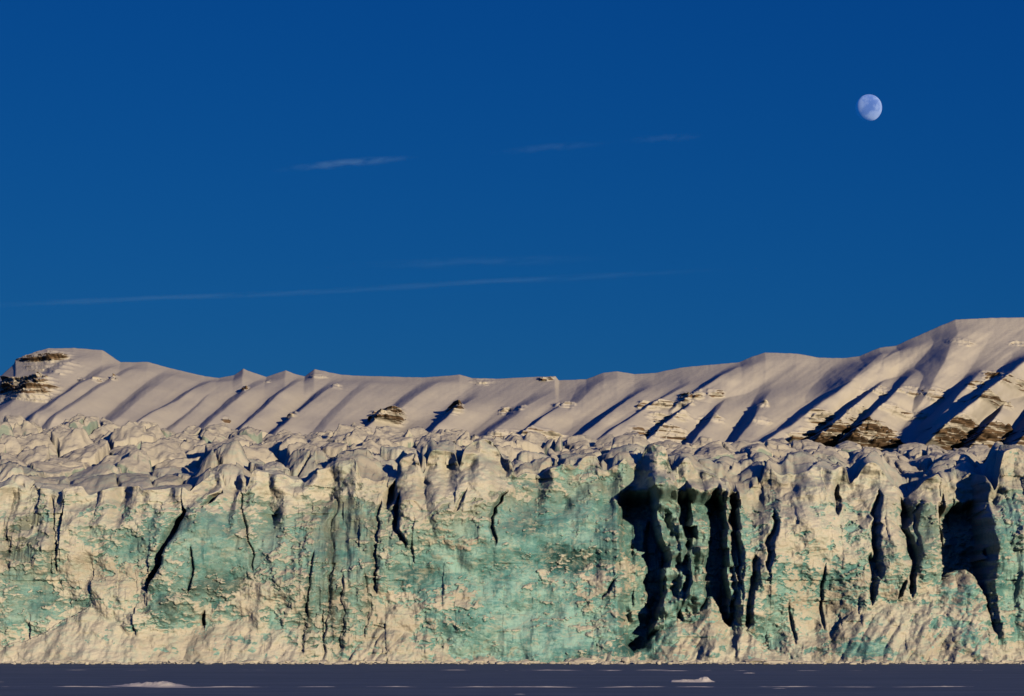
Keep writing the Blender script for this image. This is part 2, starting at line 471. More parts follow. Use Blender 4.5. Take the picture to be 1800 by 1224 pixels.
EDGE = [(-500, 880), (-100, 875), (0, 872), (60, 866), (100, 872), (200, 866), (300, 864), (345, 872), (380, 858), (420, 846), (440, 858), (480, 852), (560, 838), (640, 836), (668, 846), (690, 838),
        (705, 832), (760, 828), (850, 814), (872, 826), (890, 842), (910, 834), (940, 846), (1000, 836), (1060, 830), (1120, 826), (1160, 838), (1180, 844), (1200, 838), (1230, 848), (1270, 852), (1300, 868), (1340, 838),
        (1372, 866), (1396, 844), (1430, 834), (1470, 846), (1488, 864), (1520, 826), (1546, 836), (1562, 866), (1580, 876), (1600, 884), (1640, 860), (1700, 842), (1728, 876), (1748, 828), (1780, 830), (1900, 838), (2300, 850)]
CREST = [(-500, 760), (0, 753), (60, 756), (200, 760), (330, 768), (480, 778), (560, 772), (700, 775), (850, 784), (1000, 792), (1100, 788), (1200, 796), (1290, 792), (1450, 806), (1650, 806), (1800, 812), (2300, 815)]
APRON = [(-500, 1110), (0, 1138), (60, 1122), (100, 1096), (150, 1072), (200, 1068), (250, 1078), (290, 1108), (330, 1106), (370, 1096), (410, 1086), (450, 1080), (480, 1080), (520, 1096), (545, 1120), (560, 1140),
         (600, 1132), (630, 1124), (655, 1112), (668, 1096), (690, 1092), (720, 1104), (750, 1124), (800, 1148), (900, 1152), (1000, 1156), (1038, 1134), (1052, 1100), (1066, 1086), (1080, 1092), (1100, 1120), (1110, 1150),
         (1140, 1135), (1160, 1106), (1190, 1084), (1215, 1094), (1238, 1068), (1252, 1042), (1266, 1062), (1285, 1110), (1300, 1080), (1325, 1124), (1360, 1146), (1420, 1150), (1455, 1130), (1480, 1092), (1510, 1068),
         (1550, 1056), (1590, 1050), (1640, 1026), (1680, 1008), (1705, 1000), (1725, 1030), (1742, 1105), (1770, 1135), (1800, 1140), (1850, 1120), (2300, 1100)]

def surf_z(X, Y):
    """the mean slope of the glacier behind its brow"""
    u = X / Y * F + 900
    r = np.clip((Y - 474) / 92.0, 0, 1)
    py = spoly(EDGE, u) * (1 - r) + (poly(CREST, u) + 18) * r
    return H + (HY - py) / F * Y

def blocks(X, Y):
    """height of the broken blocks on that slope, and the key of the block"""
    u = X / Y * F + 900
    wx = X + 1.6 * fbm(X / 6, Y / 12, 3, 501) + 0.5 * fbm(X / 1.6, Y / 4, 2, 502)
    wy = Y + 2.4 * fbm(X / 7, Y / 9, 3, 503) + 0.5 * fbm(X / 1.8, Y / 2.4, 2, 504)
    f1, f2, cid, ox, oy, key = worley(wx / 7.4, wy / 9.5, 505)
    e = f2 - f1
    ang = (cid * 7919.0) % 1.0 * 2 * np.pi
    c2 = (cid * 331.7) % 1.0
    hgt = 1.0 + 3.0 * c2 ** 1.6
    wall = sstep(0.0, 0.08 + 0.12 * ((cid * 91.3) % 1.0), e)
    peak = np.where(c2 > 0.8, 1.15 - 1.0 * f1, 1 - 0.55 * f1)
    z = wall * (hgt * peak + 2.2 * (np.cos(ang) * ox + np.sin(ang) * oy) + 1.6 * oy) - 0.9 * (1 - wall)
    z = z + 1.25 * shards(wx / 3.6, wy / 4.6, 511, 0.9) * (0.3 + 0.7 * wall) + 0.12 * facets(wx / 1.3, wy / 1.7, 512, 1.0) + 0.45 * fbm(X / 2.6, Y / 3.2, 3, 513, 0.4)
    r = np.clip((Y - 474) / 92.0, 0, 1)
    calm = np.clip(sstep(20, 70, u) * (1 - sstep(330, 380, u)) * (1 - sstep(0.30, 0.48, r)) + 0.9 * sstep(1380, 1395, u) * (1 - sstep(1460, 1485, u)) * (1 - sstep(0.05, 0.2, r)), 0, 1)
    # towards the right the blocks are broad, smooth mounds
    g1, g2, gid, gx, gy, _ = worley((X + 2.0 * fbm(X / 8, Y / 16, 3, 521)) / 9.5, (Y + 3 * fbm(X / 8, Y / 10, 3, 522)) / 12.0, 523)
    mound = sstep(0, 0.20, g2 - g1) * (1.2 + 2.6 * gid) * (1.0 - 0.55 * g1 ** 2) + 2.2 * gy + 0.8 * shards(wx / 3.8, wy / 4.8, 524, 0.9) + 0.35 * fbm(X / 3.0, Y / 3.6, 3, 525, 0.4)
    rt = poly([(-500, 0), (820, 0), (1120, 0.9), (2300, 0.9)], u)
    z = z * (1 - rt) + (mound * 0.9 + 0.25 * z) * rt
    z = z * 1.28
    z = z * (1 - 0.72 * calm) + calm * 0.5 * fbm(X / 5, Y / 9, 3, 514)
    return z, key

gu = np.concatenate([np.arange(-460, -40, 6.0), np.arange(-40, 1840, 1.2), np.arange(1840, 2260, 6.0)])
NF, NB = 330, 40
gf = np.linspace(0, 1, NF) ** 0.96
ztop = surf_z((gu - 900) * 0.1, Y0 + 10.5 + 0 * gu) + blocks((gu - 900) * 0.1, Y0 + 10.5 + 0 * gu)[0] - 0.6
U, Fr = np.meshgrid(gu.astype(np.float32), gf.astype(np.float32))
ztop = np.convolve(np.pad(ztop, 8, mode='edge'), np.hanning(17) / np.hanning(17).sum(), 'valid')
zsm = np.convolve(np.pad(ztop, 30, mode='edge'), np.hanning(61) / np.hanning(61).sum(), 'valid')
Z = Fr * zsm[None, :] + (ztop - zsm)[None, :] * sstep(0.80, 1.0, Fr) - 0.25 * (1 - Fr)
V = HY + (H - Z) * 10.0                                     # photo row of a point of the face
du = U + 10 * fbm(U / 60, V / 60, 3, 210) + 3.5 * fbm(U / 14, V / 14, 3, 211)
dv = V + 10 * fbm(U / 60, V / 60, 3, 212) + 3.5 * fbm(U / 14, V / 14, 3, 213)
bz = np.clip(blob(U, V, 1195, 960, 120, 170) + blob(U, V, 1770, 950, 60, 170), 0, 1)
su = U + (3.5 + 8 * bz) * fbm(U / 44, V / 46, 3, 214) + 0.8 * fbm(U / 9, V / 14, 3, 215) + (1.5 + 4 * bz) * facets(U / 60, V / 34, 216, 1.0)
D = np.zeros_like(U)

# large relief: a slow swell, then upright slabs that stand before or behind each other
D += 4.0 * fbm(U / 190, V / 150, 3, 220) + 1.5 * fbm(U / 60, V / 80, 3, 221)
slab = 1 - 0.85 * blob(U, V, 940, 1000, 190, 170) - 0.7 * blob(U, V, 370, 980, 80, 80) - 0.5 * blob(U, V, 1440, 1010, 90, 80) - 0.8 * blob(U, V, 40, 1060, 90, 60)
D += np.clip(slab, 0.3, 1) * (5.0 * shards((U + 0.4 * (du - U)) / 105, (V + 0.4 * (dv - V)) / 170, 222, 0.8) + 2.7 * shards((U + 0.5 * (du - U)) / 52, V / 90, 223, 0.8))
for (cx, cy, rx, ry, a) in [
    (370, 985, 75, 75, 1.8), (330, 900, 60, 40, 1.5), (520, 870, 70, 40, 1.5), (610, 900, 30, 60, -1.0), (800, 860, 90, 40, 2.2), (760, 900, 50, 50, 1.5), (980, 930, 90, 80, -1.8), (1000, 985, 80, 22, -2.6), (960, 1060, 130, 60, -0.5),
    (1425, 890, 60, 45, 3.4), (1440, 960, 60, 60, 1.0), (1360, 980, 40, 90, 0.5), (730, 1010, 45, 30, -1.6), (860, 1010, 40, 30, -1.0), (230, 960, 70, 50, -1.6), (100, 930, 60, 60, 1.0), (20, 970, 22, 50, -1.6),
    (480, 1030, 50, 40, 1.4), (300, 1062, 24, 24, 1.4), (60, 1040, 40, 30, -0.5), (1120, 1135, 45, 22, -3.0), (1570, 960, 24, 80, 3.0), (1500, 900, 22, 60, -2.0), (1345, 1010, 22, 90, 2.4), (1440, 1040, 30, 60, -1.5), (620, 980, 40, 120, 2.5), (470, 930, 30, 70, -1.8), (150, 900, 50, 40, 2.0), (1515, 1140, 50, 16, 0.5)]:
    D += a * blob(du, dv, cx, cy, rx, ry)

# the shaded bay with its fins, the dark recess and the tower beside it
bay = sstep(1084, 1112, su) * (1 - sstep(1292, 1304, su)) * sstep(856, 884, V + 6 * fbm(U / 25, U * 0, 2, 5))
D -= bay * (13.0 - 3.0 * shards(U / 26, V / 60, 226, 0.9))
rec = sstep(1655, 1664, su) * (1 - sstep(1728, 1738, su)) * sstep(872, 894, V + 14 * fbm(U / 26, U * 0 + 4, 3, 6) - 0.12 * (1735 - U))
D -= 9.0 * rec
tow = sstep(1726, 1742, su) * (1 - 0.5 * sstep(1800, 1900, su))
D += 6.5 * tow * (1 - 0.75 * sstep(985, 1075, V))
def fin(line, wl, flat, wr, amp, soft=16):
    """an upright fin: steep shaded left side, a lit front, a right side that runs back"""
    global D
    s, m = along(line, su, V, soft)
    p = np.where(s < 0, sstep(-wl, 0, s), 1 - 0.25 * np.clip(s / max(flat, 1), 0, 1) - 0.75 * sstep(flat, flat + wr, s))
    D = D + amp * m * p * (0.85 + 0.5 * fbm(U / 40, V / 40, 3, int(line[0][0])))
fin([(1150, 838), (1156, 880), (1162, 930), (1180, 985), (1172, 1040), (1150, 1110)], 9, 36, 12, 13.0)
fin([(1222, 852), (1226, 910), (1222, 960), (1216, 1030), (1205, 1100)], 8, 24, 10, 9.0)
fin([(1272, 856), (1280, 920), (1284, 1000), (1286, 1090)], 7, 11, 7, 12.0)
fin([(1112, 905), (1106, 970), (1108, 1040), (1118, 1090)], 14, 26, 14, 5.0)
fin([(1610, 868), (1616, 920), (1620, 970), (1620, 1020)], 12, 22, 16, 2.4)
fin([(1746, 840), (1742, 930), (1746, 1010), (1752, 1120)], 9, 20, 12, 2.0)
fin([(1776, 850), (1780, 960), (1788, 1110)], 14, 16, 12, 1.5)
fin([(1812, 850), (1814, 960), (1818, 1110)], 14, 16, 12, 1.5)
fin([(1840, 860), (1844, 1100)], 10, 30, 20, 2.5)
# crevasses and cracks: line, width px, depth m, how far the right side stands proud
for line, w, dep, proud, reach in [
    ([(322, 894), (300, 930), (288, 962), (275, 998), (262, 1036)], 6.5, 5.0, 2.6, 70), ([(386, 862), (372, 868), (352, 888)], 7, 4.0, 1.2, 30), ([(337, 962), (340, 1000), (334, 1042)], 1.9, 1.6, 0.2, 20),
    ([(413, 862), (422, 905), (432, 950), (447, 1004)], 3.2, 1.8, -1.4, 50), ([(239, 1104), (244, 1150)], 2.2, 2.2, 0.3, 20), ([(363, 1076), (356, 1100), (350, 1138)], 3.2, 2.4, 0.5, 20),
    ([(583, 870), (578, 930), (580, 1000), (570, 1080), (566, 1160)], 5.0, 1.0, -1.0, 50), ([(553, 970), (545, 1020), (540, 1080)], 3.0, 1.2, 0.6, 30), ([(664, 880), (661, 960), (660, 1040)], 4, 1.0, 1.6, 50),
    ([(536, 1050), (533, 1156)], 4, 0.9, 0.4, 20), ([(600, 1010), (604, 1100), (598, 1150)], 5, 0.8, 0.6, 20), ([(690, 846), (686, 866), (681, 888)], 6, 4.2, 1.8, 40), ([(703, 868), (697, 900), (694, 930), (714, 956)], 4.0, 3.6, 1.6, 40),
    ([(888, 862), (876, 884), (863, 908), (868, 955)], 3.6, 3.0, -0.8, 60), ([(1366, 900), (1362, 930), (1350, 960), (1346, 1000)], 5, 3.6, 1.2, 50), ([(1330, 980), (1318, 1040), (1312, 1110)], 5, 3.2, 1.2, 40),
    ([(1552, 862), (1545, 890), (1540, 960), (1545, 1015)], 4.5, 4.0, 1.2, 40), ([(1532, 978), (1533, 1020), (1530, 1060)], 4.5, 3.2, 0.4, 20), ([(1590, 1020), (1584, 1035), (1576, 1052)], 2.5, 2, .2, 20),
    ([(1598, 878), (1597, 930), (1604, 990), (1600, 1046)], 4.5, 4.0, 1.0, 30), ([(1668, 860), (1668, 900), (1662, 960)], 3, 2.5, 0.0, 20), ([(1625, 880), (1612, 900), (1614, 960)], 3, 1.4, 0.0, 20), ([(1450, 995), (1447, 1050), (1450, 1104)], 1.8, 1.4, 0.3, 20),
    ([(1386, 1060), (1394, 1100), (1400, 1130)], 2.0, 1.4, 0.3, 20), ([(1482, 850), (1479, 880), (1474, 900)], 4.5, 3.4, 1.2, 30), ([(75, 870), (84, 920), (90, 960), (84, 1010)], 3, 1.2, -1.0, 40), ([(6, 940), (10, 1000)], 5, 1.2, 0.5, 30),
    ([(98, 950), (94, 1004)], 3, 1.2, 0.6, 20), ([(1300, 862), (1302, 1000), (1298, 1090)], 3, 2.0, 2.0, 40), ([(1090, 1010), (1076, 1022), (1060, 1050)], 3, 1.6, .3, 20),
    ([(640, 1010), (648, 1070), (640, 1120)], 4, 0.7, .4, 15), ([(820, 860), (800, 900), (760, 905)], 3, 1.2, .5, 20), ([(1690, 872), (1688, 930)], 2, 1.5, .3, 15)]:
    s, m = along(line, su, V, 9)
    kn = np.cumsum(rng.uniform(6, 24, 56)) + 690
    s = s + w * np.interp(V, kn, rng.uniform(-0.75, 0.75, 56)) + 0.5 * w * np.interp(V, kn + 3, rng.uniform(-1, 1, 56) * (rng.random(56) > 0.6))
    y_a, y_b = min(p_[1] for p_ in line), max(p_[1] for p_ in line)
    tt = np.clip((V - y_a) / (y_b - y_a), 0, 1)
    wv = w * (np.interp(V, kn, rng.uniform(0.25, 1.0, 56)) + 0.6 * np.sqrt(np.maximum(np.sin(np.pi * tt), 0))) * (0.5 + 0.5 * m)
    D -= m * dep * np.exp(-np.abs(s / wv) ** 2.6)
    D += m * proud * np.where(s > 0, sstep(0, w * 0.5, s) * np.exp(-np.maximum(s, 0) / reach), 0)

# cover maps: bare ice, deep colour, dirt
ice = -0.10 + 0 * U
for (cx, cy, rx, ry, a) in [
    (40, 990, 46, 80, .8), (60, 900, 30, 50, .45), (230, 955, 75, 45, .85), (372, 985, 78, 78, 1.2), (350, 920, 50, 40, .5), (292, 1066, 34, 30, 1.0), (66, 1050, 50, 38, .8), (20, 1100, 34, 34, .7), (560, 950, 105, 80, .75), (600, 890, 50, 40, .6), (620, 1000, 45, 110, .6),
    (500, 1110, 60, 40, .35), (460, 920, 40, 60, .5), (760, 940, 70, 50, .35), (735, 1010, 60, 45, .95), (850, 930, 60, 50, .5), (860, 1000, 80, 50, .7), (980, 915, 115, 85, 1.15), (920, 1080, 190, 80, 1.0), (1110, 846, 60, 24, .8), (1200, 960, 115, 120, 1.0), (1130, 1130, 55, 30, 1.0),
    (1440, 1015, 95, 55, .6), (1360, 1110, 50, 50, .75), (1575, 990, 50, 40, .5), (1622, 930, 24, 70, 1.1), (1770, 940, 52, 110, .9), (1790, 1060, 44, 70, .7), (1512, 1142, 52, 22, 1.8), (1690, 1070, 40, 70, .85), (540, 1070, 80, 70, .35), (1690, 940, 40, 60, .5), (1590, 1090, 60, 14, .3), (1690, 1130, 40, 20, .5), (1500, 930, 20, 40, .5), (1640, 1090, 12, 40, .6), (110, 1080, 24, 20, .3), (930, 1140, 150, 34, .7), (400, 1120, 60, 30, .25), (690, 1130, 60, 30, .3)]:
    ice += a * blob(du, dv, cx, cy, rx, ry)
for (cx, cy, rx, ry, a) in [(830, 955, 60, 14, .5), (800, 1050, 40, 24, .7), (960, 1015, 60, 12, .4), (130, 980, 40, 50, .4), (1400, 960, 60, 50, .5), (690, 1085, 40, 50, 1.0), (760, 880, 60, 40, .3), (500, 880, 40, 30, .4), (1060, 1040, 30, 60, .6), (460, 1060, 60, 30, .6), (1100, 1000, 12, 30, .5), (600, 1050, 14, 30, .5), (560, 930, 30, 12, .3), (1420, 1080, 60, 20, .35), (1560, 930, 24, 50, .3)]:
    ice -= a * blob(du, dv, cx, cy, rx, ry)
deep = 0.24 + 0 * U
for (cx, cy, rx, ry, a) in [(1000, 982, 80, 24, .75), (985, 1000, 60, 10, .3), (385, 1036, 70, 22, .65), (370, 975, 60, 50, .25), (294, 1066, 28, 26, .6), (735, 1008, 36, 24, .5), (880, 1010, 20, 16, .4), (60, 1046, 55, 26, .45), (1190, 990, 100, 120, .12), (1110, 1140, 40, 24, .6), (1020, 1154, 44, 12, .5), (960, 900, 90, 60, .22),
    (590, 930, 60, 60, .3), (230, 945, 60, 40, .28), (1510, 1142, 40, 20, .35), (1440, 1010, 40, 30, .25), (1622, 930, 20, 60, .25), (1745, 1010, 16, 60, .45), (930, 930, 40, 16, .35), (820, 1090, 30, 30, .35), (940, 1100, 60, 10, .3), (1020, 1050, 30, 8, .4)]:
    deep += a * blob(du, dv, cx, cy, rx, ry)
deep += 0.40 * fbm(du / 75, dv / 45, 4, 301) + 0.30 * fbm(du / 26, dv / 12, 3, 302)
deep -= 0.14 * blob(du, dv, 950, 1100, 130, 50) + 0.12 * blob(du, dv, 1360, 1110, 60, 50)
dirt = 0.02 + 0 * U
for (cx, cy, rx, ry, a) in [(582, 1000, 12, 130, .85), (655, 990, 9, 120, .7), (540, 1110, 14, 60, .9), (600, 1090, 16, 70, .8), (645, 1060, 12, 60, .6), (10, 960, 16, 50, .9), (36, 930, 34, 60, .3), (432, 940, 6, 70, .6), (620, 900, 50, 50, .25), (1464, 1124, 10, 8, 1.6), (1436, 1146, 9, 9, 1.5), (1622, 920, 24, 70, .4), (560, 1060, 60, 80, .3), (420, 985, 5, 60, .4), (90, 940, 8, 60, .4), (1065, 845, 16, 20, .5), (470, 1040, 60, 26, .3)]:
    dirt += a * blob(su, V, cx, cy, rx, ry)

# rubble aprons and cones at the foot
ap = spoly(APRON, U + 6 * fbm(U / 22, V / 22, 3, 240)) + 8 * fbm(U / 34, V * 0 + 2, 3, 241)
ah = np.clip((V - ap) * 0.1, 0, None)                       # metres below the top of the apron
rough = poly([(-500, .22), (440, .22), (620, .75), (1000, .7), (1150, .55), (1300, .5), (1440, .45), (1620, .6), (1660, 1.0), (2300, 1.0)], U)
pro = ah * 0.55 + 0.7 * sstep(0, 1.5, ah)
lump = 2.3 * shards(U / 36, V / 28, 251, 0.8) + 1.0 * shards(U / 15, V / 12, 252, 0.8) + 0.10 * facets(U / 5.5, V / 4.5, 253, 1.0) + 0.3
amask = sstep(0.0, 1.2, ah)
base_ = poly([(-500, 0), (1040, 0), (1090, -2.5), (1150, -5.0), (1290, -3.5), (1330, 0), (1600, 1.0), (1650, -0.5), (1690, -0.5), (1760, 2.5), (2300, 1.0)], U) + 1.2 * fbm(U / 50, V / 50, 3, 243)
ridge_ = (1.0 + 1.6 * sstep(440, 620, U)) * np.abs(fbm((U + 0.5 * V) / 40, V / 90, 3, 244)) * sstep(0, 3, ah)
D2 = base_ + pro + ridge_
kk_ = np.clip(0.5 + 0.5 * (D2 - D) / 1.6, 0, 1)
D = np.where(ah > 0, D * (1 - kk_) + D2 * kk_ + 0.4 * kk_ * (1 - kk_), D)
amask = amask * np.where(ah > 0, sstep(0.15, 0.75, kk_), 0)
D += amask * rough * (lump - 0.5)
ice -= 0.22 * amask
# snow crust in ragged patches, smooth glassy ice between them, fracture relief
lift = 0.72 * sstep(892, 842, V + 16 * fbm(U / 50, V / 50, 2, 269)) * (1 - bay) * poly([(-500, 1), (420, 1), (460, .55), (640, .45), (690, 1), (860, .9), (900, .25), (1100, .1), (1180, .2), (1260, .9), (1560, 1), (1740, .7), (1780, .4), (2300, .6)], U)
cover = -ice * 0.72 + 1.30 * fbm(du / 42, dv / 21, 5, 270, 0.66) + 0.55 * fbm(U / 11, V / 7, 3, 271) + lift + poly([(-500, .62), (280, .62), (450, .56), (560, .60), (680, .58), (860, .58), (1000, .54), (1080, .5), (1300, .50), (1350, .62), (2300, .62)], U) + 0.06
hard = (1 - 0.7 * amask) * (1 - 0.6 * np.clip(lift, 0, 1))
calm = 1 - 0.55 * sstep(0.45, 0.15, cover)                   # bare ice is smoother than crust
D += hard * calm * (1.5 * shards((U + du) / 2 / 40, (V + dv) / 2 / 44, 261, 0.9) + 0.60 * shards((U + du) / 2 / 17, (V + dv) / 2 / 15, 262, 0.9) + 0.10 * facets(du / 8, dv / 6, 263, 1.0))
D += calm * (1 - 0.4 * np.clip(lift, 0, 1)) * (0.28 * fbm(U / 26, V / 16, 4, 264) + 0.10 * (1 - 2 * np.abs(fbm(U / 12, V / 10, 3, 265))))
streak = np.clip(blob(U, V, 590, 1020, 80, 150) + blob(U, V, 1200, 960, 120, 130) + blob(U, V, 1790, 950, 70, 120) + blob(U, V, 20, 940, 90, 90), 0, 1)
D += hard * (0.10 + 0.55 * streak) * fbm(U / 9, V / 80, 3, 266)
dDz = np.gradient(D, axis=0) / np.maximum(np.gradient(Z, axis=0), 1e-3)
cover += np.clip(-dDz * 0.16, -0.25, 0.40)
snow = sstep(0.14, 0.80, cover)
crust = sstep(0.38, 0.50, cover)
D += crust * hard * (0.15 + 0.15 * fbm(U / 7, V / 5, 3, 272))
D += 2.0 * np.clip(lift, 0, 1) * fbm(U / 38, V / 22, 3, 273)
tan = np.clip(poly([(-500, .35), (640, .3), (720, .12), (2300, .1)], U) + 0.8 * blob(U, V, 790, 880, 130, 50) + 0.7 * blob(U, V, 50, 930, 90, 70) + 0.5 * blob(U, V, 600, 900, 150, 60) + 0.5 * blob(U, V, 1640, 920, 90, 70) + 0.2 * blob(U, V, 1195, 950, 100, 110) + 0.4 * sstep(900, 850, V), 0, 1)
# rounding of the brow
rnd = sstep(0.50, 1.0, Fr + 0.06 * fbm(U / 50, V / 50, 2, 281))
D -= (7.0 + 5.0 * fbm(U / 60, U * 0, 2, 280) + 4.0 * chunks(U / 60, V / 60, 282, 0.5, 0.6)) * rnd ** 1.7
Yf = Y0 + Z * 0.10 - D
Xf = (U - 900) * 0.1
face = np.stack([Xf, Yf, Z], -1)
# the top behind the brow
q = np.linspace(0, 1, NB + 1)[1:] ** 1.3 * 26.0
top = []
for qq in q:
    w = 1 - math.exp(-qq / 2.0)
    Yr = (Yf[-1] + 0.5 * qq) * (1 - w) + (Y0 + 10.5 + qq) * w
    zs = surf_z(Xf[-1], Y0 + 10.5 + qq + 0 * Xf[-1]) + blocks(Xf[-1], Y0 + 10.5 + qq + 0 * Xf[-1])[0]
    top.append(np.stack([Xf[-1], Yr, Z[-1] * (1 - w) + zs * w], -1))
G = np.concatenate([face, np.stack(top)], 0)
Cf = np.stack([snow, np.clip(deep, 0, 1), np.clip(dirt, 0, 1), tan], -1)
Ct = np.repeat(Cf[-1:], NB, 0); Ct[..., 0] = np.maximum(Ct[..., 0], np.minimum(1, np.linspace(0.62, 2.2, NB))[:, None]); Ct[..., 2] = 0.02
Cg = np.concatenate([Cf, Ct], 0)

# split the sheet into the walls between the crevasses and the cones at their feet
uu = U[:-1, :-1]; vv = V[:-1, :-1]
LINES = [
    [(322, 860), (322, 894), (300, 930), (288, 962), (275, 998), (262, 1036), (244, 1100), (244, 1160)],
    [(400, 846), (413, 862), (422, 905), (432, 950), (447, 1004), (440, 1160)],
    [(668, 846), (664, 880), (661, 960), (660, 1160)],
    [(888, 840), (888, 862), (876, 884), (863, 908), (868, 955), (860, 1160)],
    [(1088, 826), (1088, 1160)], [(1302, 850), (1302, 1160)],
    [(1552, 840), (1552, 862), (1545, 890), (1540, 960), (1545, 1015), (1530, 1060), (1530, 1160)],
    [(1598, 860), (1597, 930), (1604, 990), (1600, 1160)],
    [(1732, 860), (1732, 1160)]]
NAMES = ["green grey ribbed wall with snow drift below at the left edge", "smooth teal ice face between two slanting crevasses", "grey green wall with dark upright dirt streaks",
         "tan upper wall with a dark cleft and a teal hollow", "wide bright aqua ice wall beside the shaded bay", "shaded bay of upright teal ice fins", "cream snow plastered wall right of the shaded bay",
         "narrow upright slab between two dark cracks", "grey green pillar and black shadowed recess", "projecting fluted ice tower at the right edge"]
sect = np.zeros(uu.shape, int)
for L in LINES:
    sect += (along(L, uu, vv)[0] > 0).astype(int)
am = amask[:-1, :-1] > 0.5
allf = np.zeros((G.shape[0] - 1, G.shape[1] - 1), int)
nf = NF - 1
AP = [(-999, 545, "snow_apron", "smooth cream snow apron at the left foot of the wall"), (545, 900, "snow_apron", "pale snow ramp and rubble at the foot of the streaked wall"), (900, 1145, "debris_cone", "lit column of snow rubble beside the shaded bay"),
      (1145, 1225, "debris_cone", "snowy rubble heap in front of the ice fins"), (1225, 1410, "debris_cone", "pointed snow heap at the right end of the shaded bay"), (1410, 1640, "debris_cone", "broad snow heap with a teal broken face low at the right"), (1640, 9999, "debris_cone", "lumpy rubble slope under the ice tower")]
allf[:nf] = sect
allf[nf:] = sect[-1:]
def biggest(m):
    """the largest connected patch of a mask"""
    lab = np.where(m, np.arange(1, m.size + 1).reshape(m.shape), 0)
    while True:
        n = lab.copy()
        for ax in (0, 1):
            for rev in (False, True):
                w_ = np.flip(n, ax) if rev else n
                w_ = w_ if ax == 0 else w_.T
                for i_ in range(1, w_.shape[0]):
                    w_[i_] = np.where((w_[i_] > 0) & (w_[i_ - 1] > 0), np.maximum(w_[i_], w_[i_ - 1]), w_[i_])
        if (n == lab).all(): break
        lab = n
    ids, c_ = np.unique(lab[lab > 0], return_counts=True)
    return lab == ids[np.argmax(c_)]
for i, (a, b, nm, lab) in enumerate(AP):
    allf[:nf] = np.where(biggest(am & (uu >= a) & (uu < b)), 100 + i, allf[:nf])
for i, lab in enumerate(NAMES):
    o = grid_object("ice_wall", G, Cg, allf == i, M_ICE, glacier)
    o["label"] = lab
for i, (a, b, nm, lab) in enumerate(AP):
    o = grid_object(nm, G, Cg, allf == 100 + i, M_ICE, glacier)
    o["label"] = lab
# behind the brow the broken ice goes on: every block a serac of its own, the many small far ones one mass
yb = np.arange(Y0 + 33.0, 588, 0.27)
xb = np.concatenate([np.linspace(-190, -106, 40), np.arange(-105, 105.1, 0.22), np.linspace(106, 190, 40)])
XX, YY = np.meshgrid(xb.astype(np.float32), yb.astype(np.float32))
XX = XX * (YY / 530.0)
bz_, key = blocks(XX, YY)
zz = surf_z(XX, YY) + bz_ - 0.05
Gs = np.stack([XX, YY, zz], -1)
kf = key[:-1, :-1]
keys, cnt = np.unique(kf, return_counts=True)
ymin = {}
order = []
uu_ = (XX / YY * F + 900)[:-1, :-1]
for kx, c_ in zip(keys, cnt):
    sel = kf == kx
    if c_ > 60 and (np.abs(uu_[sel] - 900) < 930).any(): order.append((float(YY[:-1, :-1][sel].min()), int(kx)))
order.sort()
done = np.zeros(kf.shape, bool)
def serac_piece(sel):
    i0, i1 = np.where(sel.any(1))[0][[0, -1]]; j0, j1 = np.where(sel.any(0))[0][[0, -1]]
    return grid_object("serac", Gs[i0:i1 + 2, j0:j1 + 2], None, sel[i0:i1 + 1, j0:j1 + 1], M_SERAC, glacier)
for _, kx in order[:285]:
    sel = kf == kx
    serac_piece(sel); done |= sel
o = grid_object("broken_ice", Gs, None, ~done, M_SERAC, glacier)
o["kind"] = "stuff"
yb = np.concatenate([np.linspace(584, 1000, 30), np.linspace(1050, 4200, 25)])
xb = np.linspace(-900, 900, 120)
XX, YY = np.meshgrid(xb, yb)
zz = surf_z(XX, 566 + 0 * YY) - 3.0 + np.clip(YY - 566, 0, None) * 0.052 + 0.8 * fbm(XX / 20, YY / 30, 3, 301)
grid_object("snow_field", np.stack([XX, YY, zz], -1), None, np.ones((len(yb) - 1, len(xb) - 1), bool), M_SNOW, glacier)

# seracs: rounded, faceted blocks of ice, each one a piece of its own
def ico(sub):
    bm = bmesh.new(); bmesh.ops.create_icosphere(bm, subdivisions=sub, radius=1.0)
    v = np.array([x.co[:] for x in bm.verts]); f = np.array([[a.index for a in p.verts] for p in bm.faces])
    bm.free(); return v, f
IV, IF = ico(4)

def noise3(p, s, seed):
    return (perlin(p[:, 0] * s + 3.1, p[:, 1] * s + p[:, 2] * s * 0.7, seed) + perlin(p[:, 1] * s - 7.7, p[:, 2] * s + p[:, 0] * s * 0.6, seed + 1)
            + perlin(p[:, 2] * s + 11.3, p[:, 0] * s - p[:, 1] * s * 0.8, seed + 2)) / 2.0

